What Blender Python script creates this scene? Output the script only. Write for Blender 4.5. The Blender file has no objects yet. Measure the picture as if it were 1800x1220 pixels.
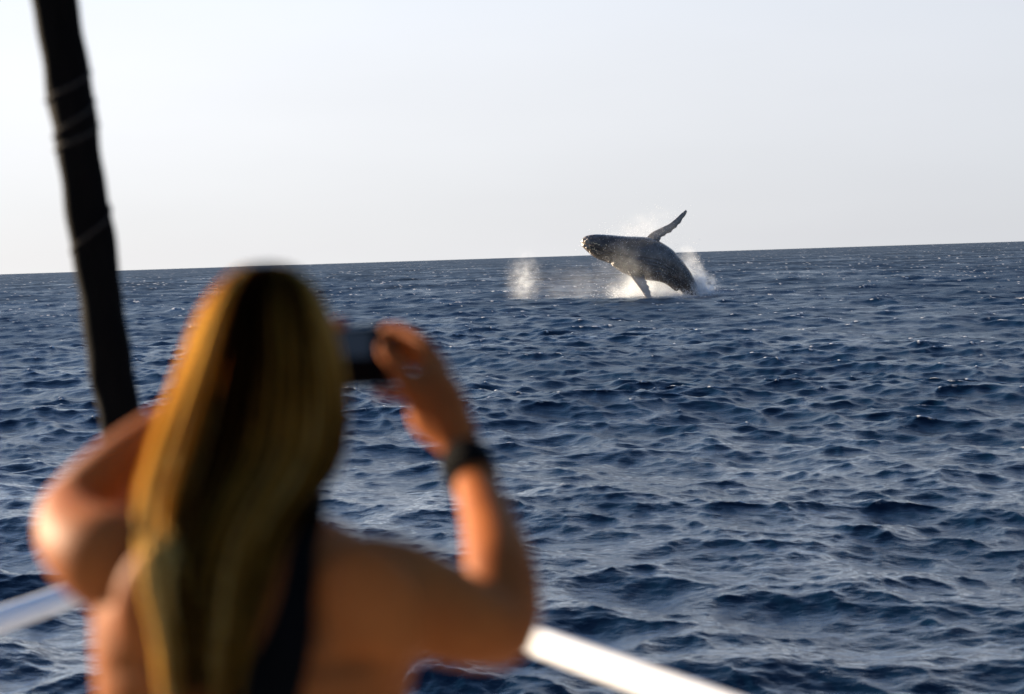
import bpy, bmesh, math, random
import numpy as np
from mathutils import Vector, Matrix, noise as mnoise
from mathutils.bvhtree import BVHTree

random.seed(7)
rng = np.random.default_rng(11)
scene = bpy.context.scene
COL = scene.collection

# ------------------------------------------------------------------ camera
FPX = 2400.0                      # focal length in pixels of the 1800 px wide photograph
CAM_Z = 3.75                       # eye height over the water
PITCH = math.atan(157.0 / FPX)
ROLL = math.radians(1.85)
WD = 119.0                        # distance of the whale
cam_loc = Vector((0, 0, CAM_Z))
fwd = Vector((0, math.cos(PITCH), -math.sin(PITCH)))
r0 = Vector((1, 0, 0))
u0 = r0.cross(fwd)
rgt = r0 * math.cos(ROLL) - u0 * math.sin(ROLL)
upv = u0 * math.cos(ROLL) + r0 * math.sin(ROLL)

def P(x, y, d):
    """a point of the place seen at photo pixel (x, y), d metres ahead"""
    return cam_loc + fwd * d + rgt * ((x - 900) / FPX * d) + upv * ((610 - y) / FPX * d)

cd = bpy.data.cameras.new('camera')
cam = bpy.data.objects.new('camera', cd)
COL.objects.link(cam)
m3 = Matrix((rgt, upv, -fwd)).transposed()
cam.matrix_world = Matrix.Translation(cam_loc) @ m3.to_4x4()
cd.sensor_width = 36.0
cd.lens = FPX / 1800 * 36.0
cd.clip_start = 0.05
cd.clip_end = 60000
cd.dof.use_dof = True
cd.dof.focus_distance = 50.0
cd.dof.aperture_fstop = 1.85
scene.camera = cam

# ------------------------------------------------------------------ sky and sun
SUN_AZ = math.radians(-60)        # left of the view direction (+Y)
SUN_EL = math.radians(11)
sun_dir = Vector((math.sin(SUN_AZ) * math.cos(SUN_EL), math.cos(SUN_AZ) * math.cos(SUN_EL), math.sin(SUN_EL)))
world = bpy.data.worlds.new('World')
scene.world = world
world.use_nodes = True
wn, wl = world.node_tree.nodes, world.node_tree.links
wn.clear()
out = wn.new('ShaderNodeOutputWorld')
bg = wn.new('ShaderNodeBackground')
bg.inputs['Strength'].default_value = 1.0
sky = wn.new('ShaderNodeTexSky')
sky.sky_type = 'NISHITA'
sky.sun_disc = False
sky.sun_elevation = SUN_EL
sky.sun_rotation = SUN_AZ
sky.air_density = 1.0
sky.dust_density = 0.5
sky.ozone_density = 4.0
SKY_STRENGTH = 0.070
def wmath(op, a, b=None, c=None, clamp=False):
    n = wn.new('ShaderNodeMath'); n.operation = op; n.use_clamp = clamp
    for i, v in enumerate((a, b, c)):
        if v is None: continue
        if isinstance(v, (int, float)): n.inputs[i].default_value = v
        else: wl.new(v, n.inputs[i])
    return n.outputs[0]
tc = wn.new('ShaderNodeTexCoord')
sep = wn.new('ShaderNodeSeparateXYZ'); wl.new(tc.outputs['Generated'], sep.inputs[0])
zc = wmath('MAXIMUM', sep.outputs['Z'], 0.01)
cmb = wn.new('ShaderNodeCombineXYZ')
wl.new(sep.outputs['X'], cmb.inputs[0]); wl.new(sep.outputs['Y'], cmb.inputs[1]); wl.new(zc, cmb.inputs[2])
wl.new(cmb.outputs[0], sky.inputs['Vector'])
nsc = wn.new('ShaderNodeVectorMath'); nsc.operation = 'SCALE'
nsc.inputs['Scale'].default_value = SKY_STRENGTH
wl.new(sky.outputs['Color'], nsc.inputs[0])
# pale sea haze that thins out upwards and glows softly towards the sun
dot = wn.new('ShaderNodeVectorMath'); dot.operation = 'DOT_PRODUCT'
wl.new(tc.outputs['Generated'], dot.inputs[0]); dot.inputs[1].default_value = sun_dir
phase = wmath('MULTIPLY_ADD', dot.outputs['Value'], 0.5, 0.5, clamp=True)
HAZE = 0.287
hz = wn.new('ShaderNodeMixRGB')
hz.inputs[1].default_value = (0.33 * HAZE, 0.38 * HAZE, 0.47 * HAZE, 1)
hz.inputs[2].default_value = (0.98 * HAZE, 0.97 * HAZE, 0.98 * HAZE, 1)
wl.new(phase, hz.inputs[0])
fz = wmath('EXPONENT', wmath('MULTIPLY', wmath('POWER', wmath('MULTIPLY', zc, 2.7), 3.5), -1.0))
fz = wmath('MULTIPLY', fz, 0.96)
mx = wn.new('ShaderNodeMixRGB')
# thin veils of high cloud, and haze a little denser and greyer at the sea's edge
cmap = wn.new('ShaderNodeMapping'); cmap.inputs['Scale'].default_value = (1.2, 1.2, 5.0)
wl.new(tc.outputs['Generated'], cmap.inputs[0])
cnz = wn.new('ShaderNodeTexNoise'); cnz.inputs['Scale'].default_value = 1.6; cnz.inputs['Detail'].default_value = 4.0; cnz.inputs['Roughness'].default_value = 0.5
wl.new(cmap.outputs[0], cnz.inputs['Vector'])
veil = wmath('MULTIPLY_ADD', cnz.outputs['Fac'], 0.17, 0.825)
veil = wmath('MULTIPLY_ADD', wmath('MINIMUM', zc, 0.22), 0.75, veil)
hzs = wn.new('ShaderNodeVectorMath'); hzs.operation = 'SCALE'
wl.new(hz.outputs[0], hzs.inputs[0]); wl.new(veil, hzs.inputs['Scale'])
wl.new(fz, mx.inputs[0]); wl.new(nsc.outputs[0], mx.inputs[1]); wl.new(hzs.outputs[0], mx.inputs[2])
wl.new(mx.outputs[0], bg.inputs['Color']); wl.new(bg.outputs[0], out.inputs[0])

sd = bpy.data.lights.new('sun', 'SUN')
sd.energy = 5.0
sd.angle = math.radians(0.8)
sd.color = (1.0, 0.80, 0.57)
sun = bpy.data.objects.new('sun', sd)
COL.objects.link(sun)
sun.rotation_euler = (-sun_dir).to_track_quat('-Z', 'Y').to_euler()

scene.view_settings.view_transform = 'Standard'
scene.view_settings.look = 'None'
scene.view_settings.exposure = 1.9
scene.view_settings.gamma = 1.0
scene.cycles.max_bounces = 8
scene.cycles.glossy_bounces = 3
scene.cycles.diffuse_bounces = 3
scene.cycles.volume_bounces = 3
scene.cycles.volume_step_rate = 1.0
scene.cycles.volume_max_steps = 256
scene.cycles.caustics_reflective = False
scene.cycles.caustics_refractive = False
scene.cycles.use_denoising = True
try:
    scene.cycles.denoiser = 'OPENIMAGEDENOISE'
    scene.cycles.denoising_prefilter = 'ACCURATE'
except Exception:
    pass

# ------------------------------------------------------------------ helpers
def tag(o, label=None, cat=None, group=None, kind=None):
    if label: o['label'] = label
    if cat: o['category'] = cat
    if group: o['group'] = group
    if kind: o['kind'] = kind
    return o

def link(name, me, mat=None, parent=None, smooth=True):
    o = bpy.data.objects.new(name, me)
    COL.objects.link(o)
    if mat: me.materials.append(mat)
    if smooth:
        me.polygons.foreach_set('use_smooth', np.ones(len(me.polygons), dtype=bool))
    if parent:
        o.parent = parent
        o.matrix_parent_inverse = Matrix.Translation(parent.location).inverted()
    return o

def empty(name, loc):
    o = bpy.data.objects.new(name, None)
    COL.objects.link(o)
    o.location = loc
    o.empty_display_size = 0.2
    return o

def mesh_np(name, verts, faces):
    """verts (n,3) array, faces (m,k) array"""
    verts = np.asarray(verts, dtype=np.float32); faces = np.asarray(faces, dtype=np.int32)
    me = bpy.data.meshes.new(name)
    k = faces.shape[1]
    me.vertices.add(len(verts)); me.vertices.foreach_set('co', verts.ravel())
    me.loops.add(faces.size); me.loops.foreach_set('vertex_index', faces.ravel())
    me.polygons.add(len(faces))
    me.polygons.foreach_set('loop_start', np.arange(0, faces.size, k, dtype=np.int32))
    me.update(calc_edges=True)
    return me

def catmull(pts, n):
    """smooth resample of a list of equal-length tuples"""
    a = np.array([tuple(p) for p in pts], float)
    out = []
    m = len(a) - 1
    for i in range(n):
        t = i / (n - 1) * m
        k = min(int(t), m - 1); f = t - k
        p0 = a[max(k - 1, 0)]; p1 = a[k]; p2 = a[k + 1]; p3 = a[min(k + 2, m)]
        out.append(0.5 * ((2 * p1) + (-p0 + p2) * f + (2 * p0 - 5 * p1 + 4 * p2 - p3) * f * f + (-p0 + 3 * p1 - 3 * p2 + p3) * f ** 3))
    return np.array(out)

def ring_loft(bm, rings, cap=True):
    """rings: list of lists of Vectors with equal counts, closed rings"""
    vs = [[bm.verts.new(p) for p in r] for r in rings]
    n = len(vs[0])
    for a, b in zip(vs, vs[1:]):
        for i in range(n):
            j = (i + 1) % n
            bm.faces.new((a[i], a[j], b[j], b[i]))
    if cap:
        bm.faces.new(vs[0][::-1]); bm.faces.new(vs[-1])
    return vs

def tube(bm, pts, radii, seg=12, round_ends=True):
    pts = [Vector(p) for p in pts]
    if round_ends:   # domed ends
        d0 = (pts[0] - pts[1]).normalized(); d1 = (pts[-1] - pts[-2]).normalized()
        a, b = radii[0], radii[-1]
        pts = [pts[0] + d0 * a * 0.97, pts[0] + d0 * a * 0.7] + pts + [pts[-1] + d1 * b * 0.7, pts[-1] + d1 * b * 0.97]
        radii = [a * 0.22, a * 0.71] + list(radii) + [b * 0.71, b * 0.22]
    rings = []
    prev = None
    for i, p in enumerate(pts):
        t = (pts[min(i + 1, len(pts) - 1)] - pts[max(i - 1, 0)]).normalized()
        if prev is None:
            s = t.cross(Vector((0.3, 0.2, 1))).normalized() if abs(t.z) < 0.95 else t.cross(Vector((1, 0, 0))).normalized()
        else:
            s = (prev - t * prev.dot(t)).normalized()
        prev = s
        q = t.cross(s)
        rings.append([p + (s * math.cos(2 * math.pi * k / seg) + q * math.sin(2 * math.pi * k / seg)) * radii[i] for k in range(seg)])
    ring_loft(bm, rings)

def limb(bm, ctrl, n=16, seg=16):
    """ctrl: list of (Vector, radius)"""
    c = catmull([(p.x, p.y, p.z, r) for p, r in ctrl], n)
    tube(bm, [Vector(v[:3]) for v in c], [max(float(v[3]), 0.002) for v in c], seg)

def blob(bm, c, r, rot=None, sub=3):
    ret = bmesh.ops.create_icosphere(bm, subdivisions=sub, radius=1.0)
    M = Matrix.Diagonal((r[0], r[1], r[2], 1))
    if rot is not None: M = rot.to_4x4() @ M
    M = Matrix.Translation(c) @ M
    bmesh.ops.transform(bm, matrix=M, verts=ret['verts'])

def to_mesh(bm, name):
    bmesh.ops.recalc_face_normals(bm, faces=bm.faces)
    me = bpy.data.meshes.new(name)
    bm.to_mesh(me); bm.free()
    return me

def fuse(me, voxel, smooth_iter=6, fac=0.5):
    """weld overlapping closed shapes into one continuous skin"""
    o = bpy.data.objects.new('tmp', me); COL.objects.link(o)
    r = o.modifiers.new('r', 'REMESH'); r.mode = 'VOXEL'; r.voxel_size = voxel; r.adaptivity = 0
    s = o.modifiers.new('s', 'SMOOTH'); s.iterations = smooth_iter; s.factor = fac
    dg = bpy.context.evaluated_depsgraph_get()
    nm = bpy.data.meshes.new_from_object(o.evaluated_get(dg))
    bpy.data.objects.remove(o); bpy.data.meshes.remove(me)
    nm.materials.clear()
    return nm

class Mat:
    def __init__(s, name):
        s.m = bpy.data.materials.new(name); s.m.use_nodes = True
        s.n = s.m.node_tree.nodes; s.l = s.m.node_tree.links
        s.b = s.n['Principled BSDF']; s.o = s.n['Material Output']
    def set(s, **k):
        for a, v in k.items(): s.b.inputs[a.replace('_', ' ')].default_value = v
        return s
    def node(s, t, **k):
        n = s.n.new(t)
        for a, v in k.items(): setattr(n, a, v)
        return n
    def math(s, op, a, b=None, c=None, clamp=False):
        n = s.n.new('ShaderNodeMath'); n.operation = op; n.use_clamp = clamp
        for i, v in enumerate((a, b, c)):
            if v is None: continue
            if isinstance(v, (int, float)): n.inputs[i].default_value = v
            else: s.l.new(v, n.inputs[i])
        return n.outputs[0]
    def noise(s, scale, detail=3, rough=0.55, vec=None, dist=0.0):
        n = s.n.new('ShaderNodeTexNoise')
        n.inputs['Scale'].default_value = scale; n.inputs['Detail'].default_value = detail
        n.inputs['Roughness'].default_value = rough; n.inputs['Distortion'].default_value = dist
        if vec is not None: s.l.new(vec, n.inputs['Vector'])
        return n
    def ramp(s, fac, stops):
        n = s.n.new('ShaderNodeValToRGB')
        e = n.color_ramp.elements
        e[0].position, e[0].color = stops[0][0], (*stops[0][1], 1)
        e[1].position, e[1].color = stops[-1][0], (*stops[-1][1], 1)
        for p, c in stops[1:-1]:
            x = e.new(p); x.color = (*c, 1)
        s.l.new(fac, n.inputs[0])
        return n.outputs[0]

# ------------------------------------------------------------------ sea
def sea_tile(L, N, lam_lo, lam_hi, seed, wind, spread, mss):
    g = np.random.default_rng(seed)
    k1 = np.fft.fftfreq(N, L / N) * 2 * math.pi
    kx, ky = np.meshgrid(k1, k1, indexing='ij')
    k = np.hypot(kx, ky); k[0, 0] = 1e-6
    lam = 2 * math.pi / k
    th = np.arctan2(ky, kx) - wind
    D = np.abs(np.cos(th / 2)) ** (2 * spread) + 0.03
    x = (np.log(lam) - math.log(lam_lo)) / (math.log(lam_hi) - math.log(lam_lo))
    band = ((x > -0.12) & (x < 1.12)) * np.clip(1 - np.abs(x - 0.5) / 0.75, 0, 1) ** 0.5
    A = np.sqrt(k ** -4.0 * D) * band
    A[0, 0] = 0
    h = A * (g.normal(size=(N, N)) + 1j * g.normal(size=(N, N)))
    F = lambda s: np.real(np.fft.ifft2(s))
    sx, sy = F(1j * kx * h), F(1j * ky * h)
    s = math.sqrt(mss / (np.mean(sx ** 2 + sy ** 2)))
    h *= s
    z = F(h); dx = F(1j * kx / k * h); dy = F(1j * ky / k * h)
    jxx = F(-kx * kx / k * h); jyy = F(-ky * ky / k * h); jxy = F(-kx * ky / k * h)
    return np.stack([z, dx, dy, jxx, jyy, jxy], -1).astype(np.float32), L, N

def sample(tile, x, y, rot):
    T, L, N = tile
    c, s = math.cos(rot), math.sin(rot)
    u = ((c * x + s * y) / L * N) % N; v = ((-s * x + c * y) / L * N) % N
    i = np.floor(u).astype(int); j = np.floor(v).astype(int)
    fu = (u - i)[:, None]; fv = (v - j)[:, None]
    i %= N; j %= N; i1 = (i + 1) % N; j1 = (j + 1) % N
    r = (T[i, j] * (1 - fu) * (1 - fv) + T[i1, j] * fu * (1 - fv) + T[i, j1] * (1 - fu) * fv + T[i1, j1] * fu * fv)
    dx = c * r[:, 1] - s * r[:, 2]; dy = s * r[:, 1] + c * r[:, 2]
    return r[:, 0], dx, dy, r[:, 3], r[:, 4], r[:, 5]

WIND = math.radians(-112)          # waves run towards the boat and a little to the left
BANDS = [   # L, N, lam_lo, lam_hi, spread, mean square slope, axis turn
    (290.0, 512, 8.0, 20.0, 5.0, 0.0019, 0.21),
    (97.0, 512, 2.4, 8.0, 4.0, 0.0066, -0.37),
    (36.0, 512, 0.85, 2.4, 2.8, 0.0150, 0.63),
    (14.5, 512, 0.30, 0.85, 2.0, 0.0150, -0.91),
    (6.1, 512, 0.11, 0.30, 1.5, 0.0090, 0.44),
]
def build_sea():
    rs = [7.5]
    while rs[-1] < 26000:
        r = rs[-1]
        f = 0.0032 if r < 180 else 0.0032 + 0.013 * min(1, (r - 180) / 900)
        if r > 2500: f = 0.05
        rs.append(r * (1 + f))
    rs = np.array(rs)
    dense = np.radians(np.linspace(-25, 25, 760))
    outer = np.radians(np.linspace(25, 335, 100)[1:-1])
    th = np.concatenate([dense, outer])
    nth, nr = len(th), len(rs)
    dth = np.concatenate([np.full(len(dense), dense[1] - dense[0]), np.full(len(outer), outer[1] - outer[0])])
    R, T = np.meshgrid(rs, th, indexing='ij')
    x = (R * np.sin(T)).ravel(); y = (R * np.cos(T)).ravel()
    res = np.maximum(np.gradient(rs)[:, None], 0.6 * R * dth[None, :]).ravel()
    z = np.zeros_like(x); X = x.copy(); Y = y.copy()
    sub = np.full_like(x, 0.0007)
    jxx = np.zeros_like(x); jyy = np.zeros_like(x); jxy = np.zeros_like(x)
    # gusts: patches of rougher and calmer water
    gust = 1 + 0.36 * np.sin(x * 0.041 + 1.3 * np.sin(y * 0.023) + 0.7) * np.sin(y * 0.031 + 1.1 * np.sin(x * 0.017)) \
             + 0.26 * np.sin(x * 0.21 + 2.0 * np.sin(y * 0.083)) * np.sin(y * 0.13 + 1.7 * np.sin(x * 0.09) + 2)
    for q, (L, N, lo, hi, sp, mss, rot) in enumerate(BANDS):
        tile = sea_tile(L, N, lo, hi, 40 + q, WIND - rot, sp, mss)
        h, dx, dy, a, b, c = sample(tile, x, y, rot)
        w = np.clip((lo / res - 0.55) / 1.2, 0, 1)
        g = gust if q >= 2 else 1.0
        sub += (1 - np.clip((lo / res - 0.8) / 3.0, 0, 1)) * mss * 2.2
        z += w * g * h; X += 1.45 * w * g * dx; Y += 1.45 * w * g * dy
        if q <= 3:
            # rotate the fold terms back is not needed for the trace/determinant of one band; sums are approximate
            jxx += a; jyy += b; jxy += c
    J = (1 + 1.05 * jxx) * (1 + 1.05 * jyy) - (1.05 * jxy) ** 2
    far = np.clip((np.hypot(x, y) - 60) / 400, 0, 1)
    foam = np.clip((np.quantile(J, 0.006) + 0.05 * far - J) / 0.07, 0, 1).astype(np.float32)
    rr_ = np.hypot(x, y)
    foam *= np.clip((rr_ - 17) / 14, 0, 1)
    b0 = P(1195, 524, WD)                     # churned white water where the whale comes out
    churn = np.exp(-((x - b0.x) / 2.6) ** 2 - ((y - b0.y) / 2.2) ** 2) + 0.6 * np.exp(-((x - b0.x + 3.2) / 2.5) ** 2 - ((y - b0.y) / 1.6) ** 2)
    foam = np.maximum(foam, np.clip(churn, 0, 1)).astype(np.float32)
    verts = np.stack([X, Y, z], -1)
    i = np.arange(nr - 1)[:, None]; j = np.arange(nth)[None, :]
    j1 = (j + 1) % nth
    faces = np.stack([i * nth + j, i * nth + j1, (i + 1) * nth + j1, (i + 1) * nth + j], -1).reshape(-1, 4)
    # close the middle under the boat
    verts = np.concatenate([verts, [[0, 0, -0.1]]])
    me = mesh_np('sea', verts, faces[:, ::-1])
    at = me.attributes.new('foam', 'FLOAT', 'POINT')
    at.data.foreach_set('value', np.concatenate([foam, [0]]).astype(np.float32))
    at = me.attributes.new('ripple', 'FLOAT', 'POINT')
    at.data.foreach_set('value', np.concatenate([np.sqrt(sub), [0.1]]).astype(np.float32))
    print('sea J quantiles', np.quantile(J, [0.0005, 0.001, 0.003, 0.01, 0.05, 0.5]))
    print('sea', nr, nth, len(faces), 'foam', foam.mean(), 'hs', 4 * z[:nth * 300].std())
    return me

W = Mat('sea_water')
W.n.remove(W.b)
geo = W.node('ShaderNodeNewGeometry')
mp = W.node('ShaderNodeMapping'); mp.inputs['Rotation'].default_value = (0, 0, math.radians(20))
mp.inputs['Scale'].default_value = (0.55, 1.0, 1.0)
W.l.new(geo.outputs['Position'], mp.inputs['Vector'])
n1 = W.noise(8.0, 5, 0.62, mp.outputs[0], 0.6)
n2 = W.noise(14.0, 3, 0.6, mp.outputs[0], 0.4)
hsum = W.math('MULTIPLY_ADD', n2.outputs['Fac'], 0.16, n1.outputs['Fac'])
bp = W.node('ShaderNodeBump'); bp.inputs['Strength'].default_value = 1.0; bp.inputs['Distance'].default_value = 0.018
W.l.new(hsum, bp.inputs['Height'])
# rough-sea reflectance: unresolved ripples (slope deviation) lower the grazing reflection and widen it
rip = W.node('ShaderNodeAttribute', attribute_name='ripple').outputs['Fac']
pa = W.noise(0.035, 4, 0.65, geo.outputs['Position']); pb = W.noise(0.4, 3, 0.6, geo.outputs['Position'])
rip = W.math('MULTIPLY', rip, W.math('MULTIPLY_ADD', W.math('MULTIPLY_ADD', pb.outputs['Fac'], 0.7, pa.outputs['Fac']), 1.5, -0.28))
lw = W.node('ShaderNodeLayerWeight'); lw.inputs['Blend'].default_value = 0.5
W.l.new(bp.outputs[0], lw.inputs['Normal'])
expo = W.math('MULTIPLY', W.math('EXPONENT', W.math('MULTIPLY', rip, -2.69)), 6.3)
fr = W.math('MULTIPLY_ADD', W.math('POWER', lw.outputs['Facing'], expo), 0.985, 0.012)
fr = W.math('DIVIDE', fr, W.math('MULTIPLY_ADD', W.math('POWER', rip, 1.5), 22.7, 1.0))
fr = W.math('MULTIPLY', fr, W.math('MULTIPLY_ADD', rip, -5.2, 2.45), clamp=True)
deep = W.node('ShaderNodeBsdfDiffuse'); deep.inputs['Color'].default_value = (0.0009, 0.0075, 0.020, 1)
gls = W.node('ShaderNodeBsdfGlossy'); W.l.new(bp.outputs[0], gls.inputs['Normal'])
gmx = W.node('ShaderNodeMixRGB'); gmx.inputs[1].default_value = (1, 1, 1, 1); gmx.inputs[2].default_value = (0.66, 0.82, 1.0, 1)  # bluer upper sky painted into the reflection colour over unresolved ripples
W.l.new(W.math('MULTIPLY', rip, 3.0, clamp=True), gmx.inputs[0]); W.l.new(gmx.outputs[0], gls.inputs['Color'])
W.l.new(W.math('MULTIPLY_ADD', W.math('MULTIPLY', rip, rip), 3.0, 0.035, clamp=True), gls.inputs['Roughness'])
wsh = W.node('ShaderNodeMixShader')
W.l.new(fr, wsh.inputs[0]); W.l.new(deep.outputs[0], wsh.inputs[1]); W.l.new(gls.outputs[0], wsh.inputs[2])
fa = W.node('ShaderNodeAttribute', attribute_name='foam')
fn = W.noise(26.0, 6, 0.75, geo.outputs['Position'])
ff = W.math('MULTIPLY', fa.outputs['Fac'], W.math('MULTIPLY_ADD', fn.outputs['Fac'], 6.0, -2.3, clamp=True), clamp=True)
fd = W.node('ShaderNodeBsdfDiffuse'); fd.inputs['Color'].default_value = (0.8, 0.82, 0.84, 1)
ms = W.node('ShaderNodeMixShader')
W.l.new(ff, ms.inputs[0]); W.l.new(wsh.outputs[0], ms.inputs[1]); W.l.new(fd.outputs[0], ms.inputs[2])
W.l.new(ms.outputs[0], W.o.inputs['Surface'])
sea = link('sea', build_sea(), W.m)
tag(sea, 'choppy dark blue open sea reaching the horizon', 'sea', kind='structure')

# ------------------------------------------------------------------ boat deck under the people (out of the picture) and bow railing
white = Mat('white_gloss_paint')
wn1 = white.noise(9, 4, 0.6)
white.l.new(white.ramp(wn1.outputs['Fac'], [(0.3, (0.74, 0.75, 0.76)), (0.7, (0.82, 0.82, 0.82))]), white.b.inputs['Base Color'])
white.set(Roughness=0.7)
white.b.inputs['Specular IOR Level'].default_value = 0.25
DECK_Z = CAM_Z - 1.72
RAIL_Z = CAM_Z - 0.75
def rail_px(x, y):
    """where the ray through a pixel meets the rail's height"""
    a = P(x, y, 1.0); d = a - cam_loc
    return cam_loc + d * ((RAIL_Z - CAM_Z) / d.z)
ra, rb = rail_px(0, 1090), rail_px(95, 1057)
rc, rd = rail_px(1000, 1148), rail_px(1200, 1220)
rail_pts = [ra + (ra - rb) * 14, ra + (ra - rb) * 6, ra + (ra - rb) * 2, ra, rb, Vector((-0.93, 3.44, RAIL_Z)), Vector((-0.80, 3.60, RAIL_Z)),
            Vector((-0.64, 3.58, RAIL_Z)), Vector((-0.42, 3.27, RAIL_Z)), rail_px(870, 1102), rc, rd, rd + (rd - rc) * 2.2, rd + (rd - rc) * 5.5]
rail = empty('bow_railing', (-0.75, 3.5, DECK_Z))
tag(rail, 'white tubular bow railing curving round in front of the person', 'railing')
bm = bmesh.new()
c = catmull([tuple(p) for p in rail_pts], 90)
tube(bm, [Vector(v) for v in c], [0.029] * len(c), 16)
link('top_rail', to_mesh(bm, 'top_rail'), white.m, rail)
for p in (rail_pts[0], rail_pts[6], rail_pts[8], rail_pts[12], rail_pts[13]):
    bm = bmesh.new()
    tube(bm, [Vector((p.x, p.y, DECK_Z)), Vector((p.x, p.y, RAIL_Z - 0.01))], [0.022, 0.022], 12)
    st = link('stanchion', to_mesh(bm, 'stanchion'), white.m, rail)
    bm = bmesh.new()
    bmesh.ops.create_cone(bm, cap_ends=True, segments=20, radius1=0.05, radius2=0.042, depth=0.016, matrix=Matrix.Translation((p.x, p.y, DECK_Z + 0.008)))
    link('base_flange', to_mesh(bm, 'base_flange'), white.m, st, False)
# deck
bm = bmesh.new()
outline = [p + (p - Vector((-0.5, 1.2, RAIL_Z))).normalized() * 0.12 for p in [Vector(v) for v in c[::3]]]
outline = [Vector((outline[0].x, -4.0, 0))] + outline + [Vector((outline[-1].x + 0.3, -4.0, 0))]
top = [bm.verts.new((p.x, p.y, DECK_Z)) for p in outline]
ctr = Vector((-0.3, 0.0, 0))
bot = [bm.verts.new((ctr.x + (p.x - ctr.x) * 0.72, ctr.y + (p.y - ctr.y) * 0.86, -0.5)) for p in outline]
bm.faces.new(top); bm.faces.new(bot[::-1])
for i in range(len(top)):
    j = (i + 1) % len(top)
    bm.faces.new((top[i], bot[i], bot[j], top[j]))
deckm = Mat('deck_gelcoat'); deckm.set(Base_Color=(0.62, 0.61, 0.58, 1), Roughness=0.6)
dn = deckm.noise(60, 2); db = deckm.node('ShaderNodeBump'); db.inputs['Distance'].default_value = 0.003
deckm.l.new(dn.outputs['Fac'], db.inputs['Height']); deckm.l.new(db.outputs[0], deckm.b.inputs['Normal'])
deck = link('boat_deck', to_mesh(bm, 'boat_deck'), deckm.m, None, False)
tag(deck, 'pale deck of the boat under the person', 'deck', kind='structure')

# ------------------------------------------------------------------ furled headsail on the forestay
cloth = Mat('black_sail_cover')
cn = cloth.noise(40, 4)
cloth.l.new(cloth.ramp(cn.outputs['Fac'], [(0.3, (0.0015, 0.0015, 0.0018)), (0.7, (0.004, 0.0035, 0.0035))]), cloth.b.inputs['Base Color'])
cloth.set(Roughness=0.85)
cloth.b.inputs['Specular IOR Level'].default_value = 0.04
rope_m = Mat('tan_rope'); rope_m.set(Base_Color=(0.014, 0.010, 0.007, 1), Roughness=0.9)
s_top = P(97, 0, 3.05); s_low = P(213, 750, 3.3)
s_dir = (s_top - s_low).normalized()
foot = s_low + s_dir * ((DECK_Z - s_low.z) / s_dir.z)
length = 6.5
sail = empty('furled_sail', foot)
tag(sail, 'black furled sail rolled tightly on the leaning forestay', 'sail')
sx = s_dir.cross(Vector((0, 1, 0))).normalized(); sy = s_dir.cross(sx)
def sail_r(t, a):
    """roll radius: a loose spiral wrap with flutters"""
    ph = a - t * 9.0
    w = (ph / (2 * math.pi)) % 1.0
    return 0.0485 + 0.004 * w + 0.0012 * math.sin(t * 21.0 + 0.7) + 0.0014 * math.sin(t * 47 + a) + 0.0015 * math.sin(3 * a + t * 13)
bm = bmesh.new()
rings = []
n_t, n_a = 260, 28
for i in range(n_t):
    t = 0.25 + (length - 0.25) * i / (n_t - 1)
    o_ = foot + s_dir * t + sx * 0.001 * math.sin(t * 8) 
    e = min(1.0, 0.35 + (t - 0.25) * 3.0)
    rings.append([o_ + (sx * math.cos(2 * math.pi * k / n_a) + sy * math.sin(2 * math.pi * k / n_a)) * sail_r(t, 2 * math.pi * k / n_a) * e for k in range(n_a)])
ring_loft(bm, rings)
link('sail_roll', to_mesh(bm, 'sail_roll'), cloth.m, sail)
bm = bmesh.new()
tube(bm, [foot, foot + s_dir * 0.35], [0.012, 0.012], 10)
bmesh.ops.create_cone(bm, cap_ends=True, segments=24, radius1=0.06, radius2=0.06, depth=0.07, matrix=Matrix.Translation(foot + s_dir * 0.15) @ s_dir.to_track_quat('Z', 'Y').to_matrix().to_4x4())
link('furler_drum', to_mesh(bm, 'furler_drum'), cloth.m, sail, False)
def stay_t_at(py):
    lo, hi = 0.0, length
    for _ in range(40):
        m = (lo + hi) / 2
        q = foot + s_dir * m - cam_loc
        yy = 610 - q.dot(upv) / q.dot(fwd) * FPX
        if yy > py: lo = m
        else: hi = m
    return lo
for (ya, yb) in ((176, 128), (240, 178), (262, 222), (442, 366)):
    ta, tb = stay_t_at(ya), stay_t_at(yb)
    # facing the camera: angle of the camera side
    toc = (cam_loc - (foot + s_dir * ta)); a_c = math.atan2(toc.dot(sy), toc.dot(sx))
    toc_r = rgt; a_r = math.atan2(toc_r.dot(sy), toc_r.dot(sx))
    sgn = 1 if math.sin(a_r - a_c) > 0 else -1
    pts = []
    for k in range(17):
        f = k / 16
        t = ta + (tb - ta) * f
        a = a_c + sgn * (-1.65 + 3.3 * f)
        pts.append(foot + s_dir * t + (sx * math.cos(a) + sy * math.sin(a)) * (sail_r(t, a) + 0.001))
    bm = bmesh.new(); tube(bm, pts, [0.0032] * len(pts), 8)
    link('lashing', to_mesh(bm, 'lashing'), rope_m.m, sail)

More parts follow.
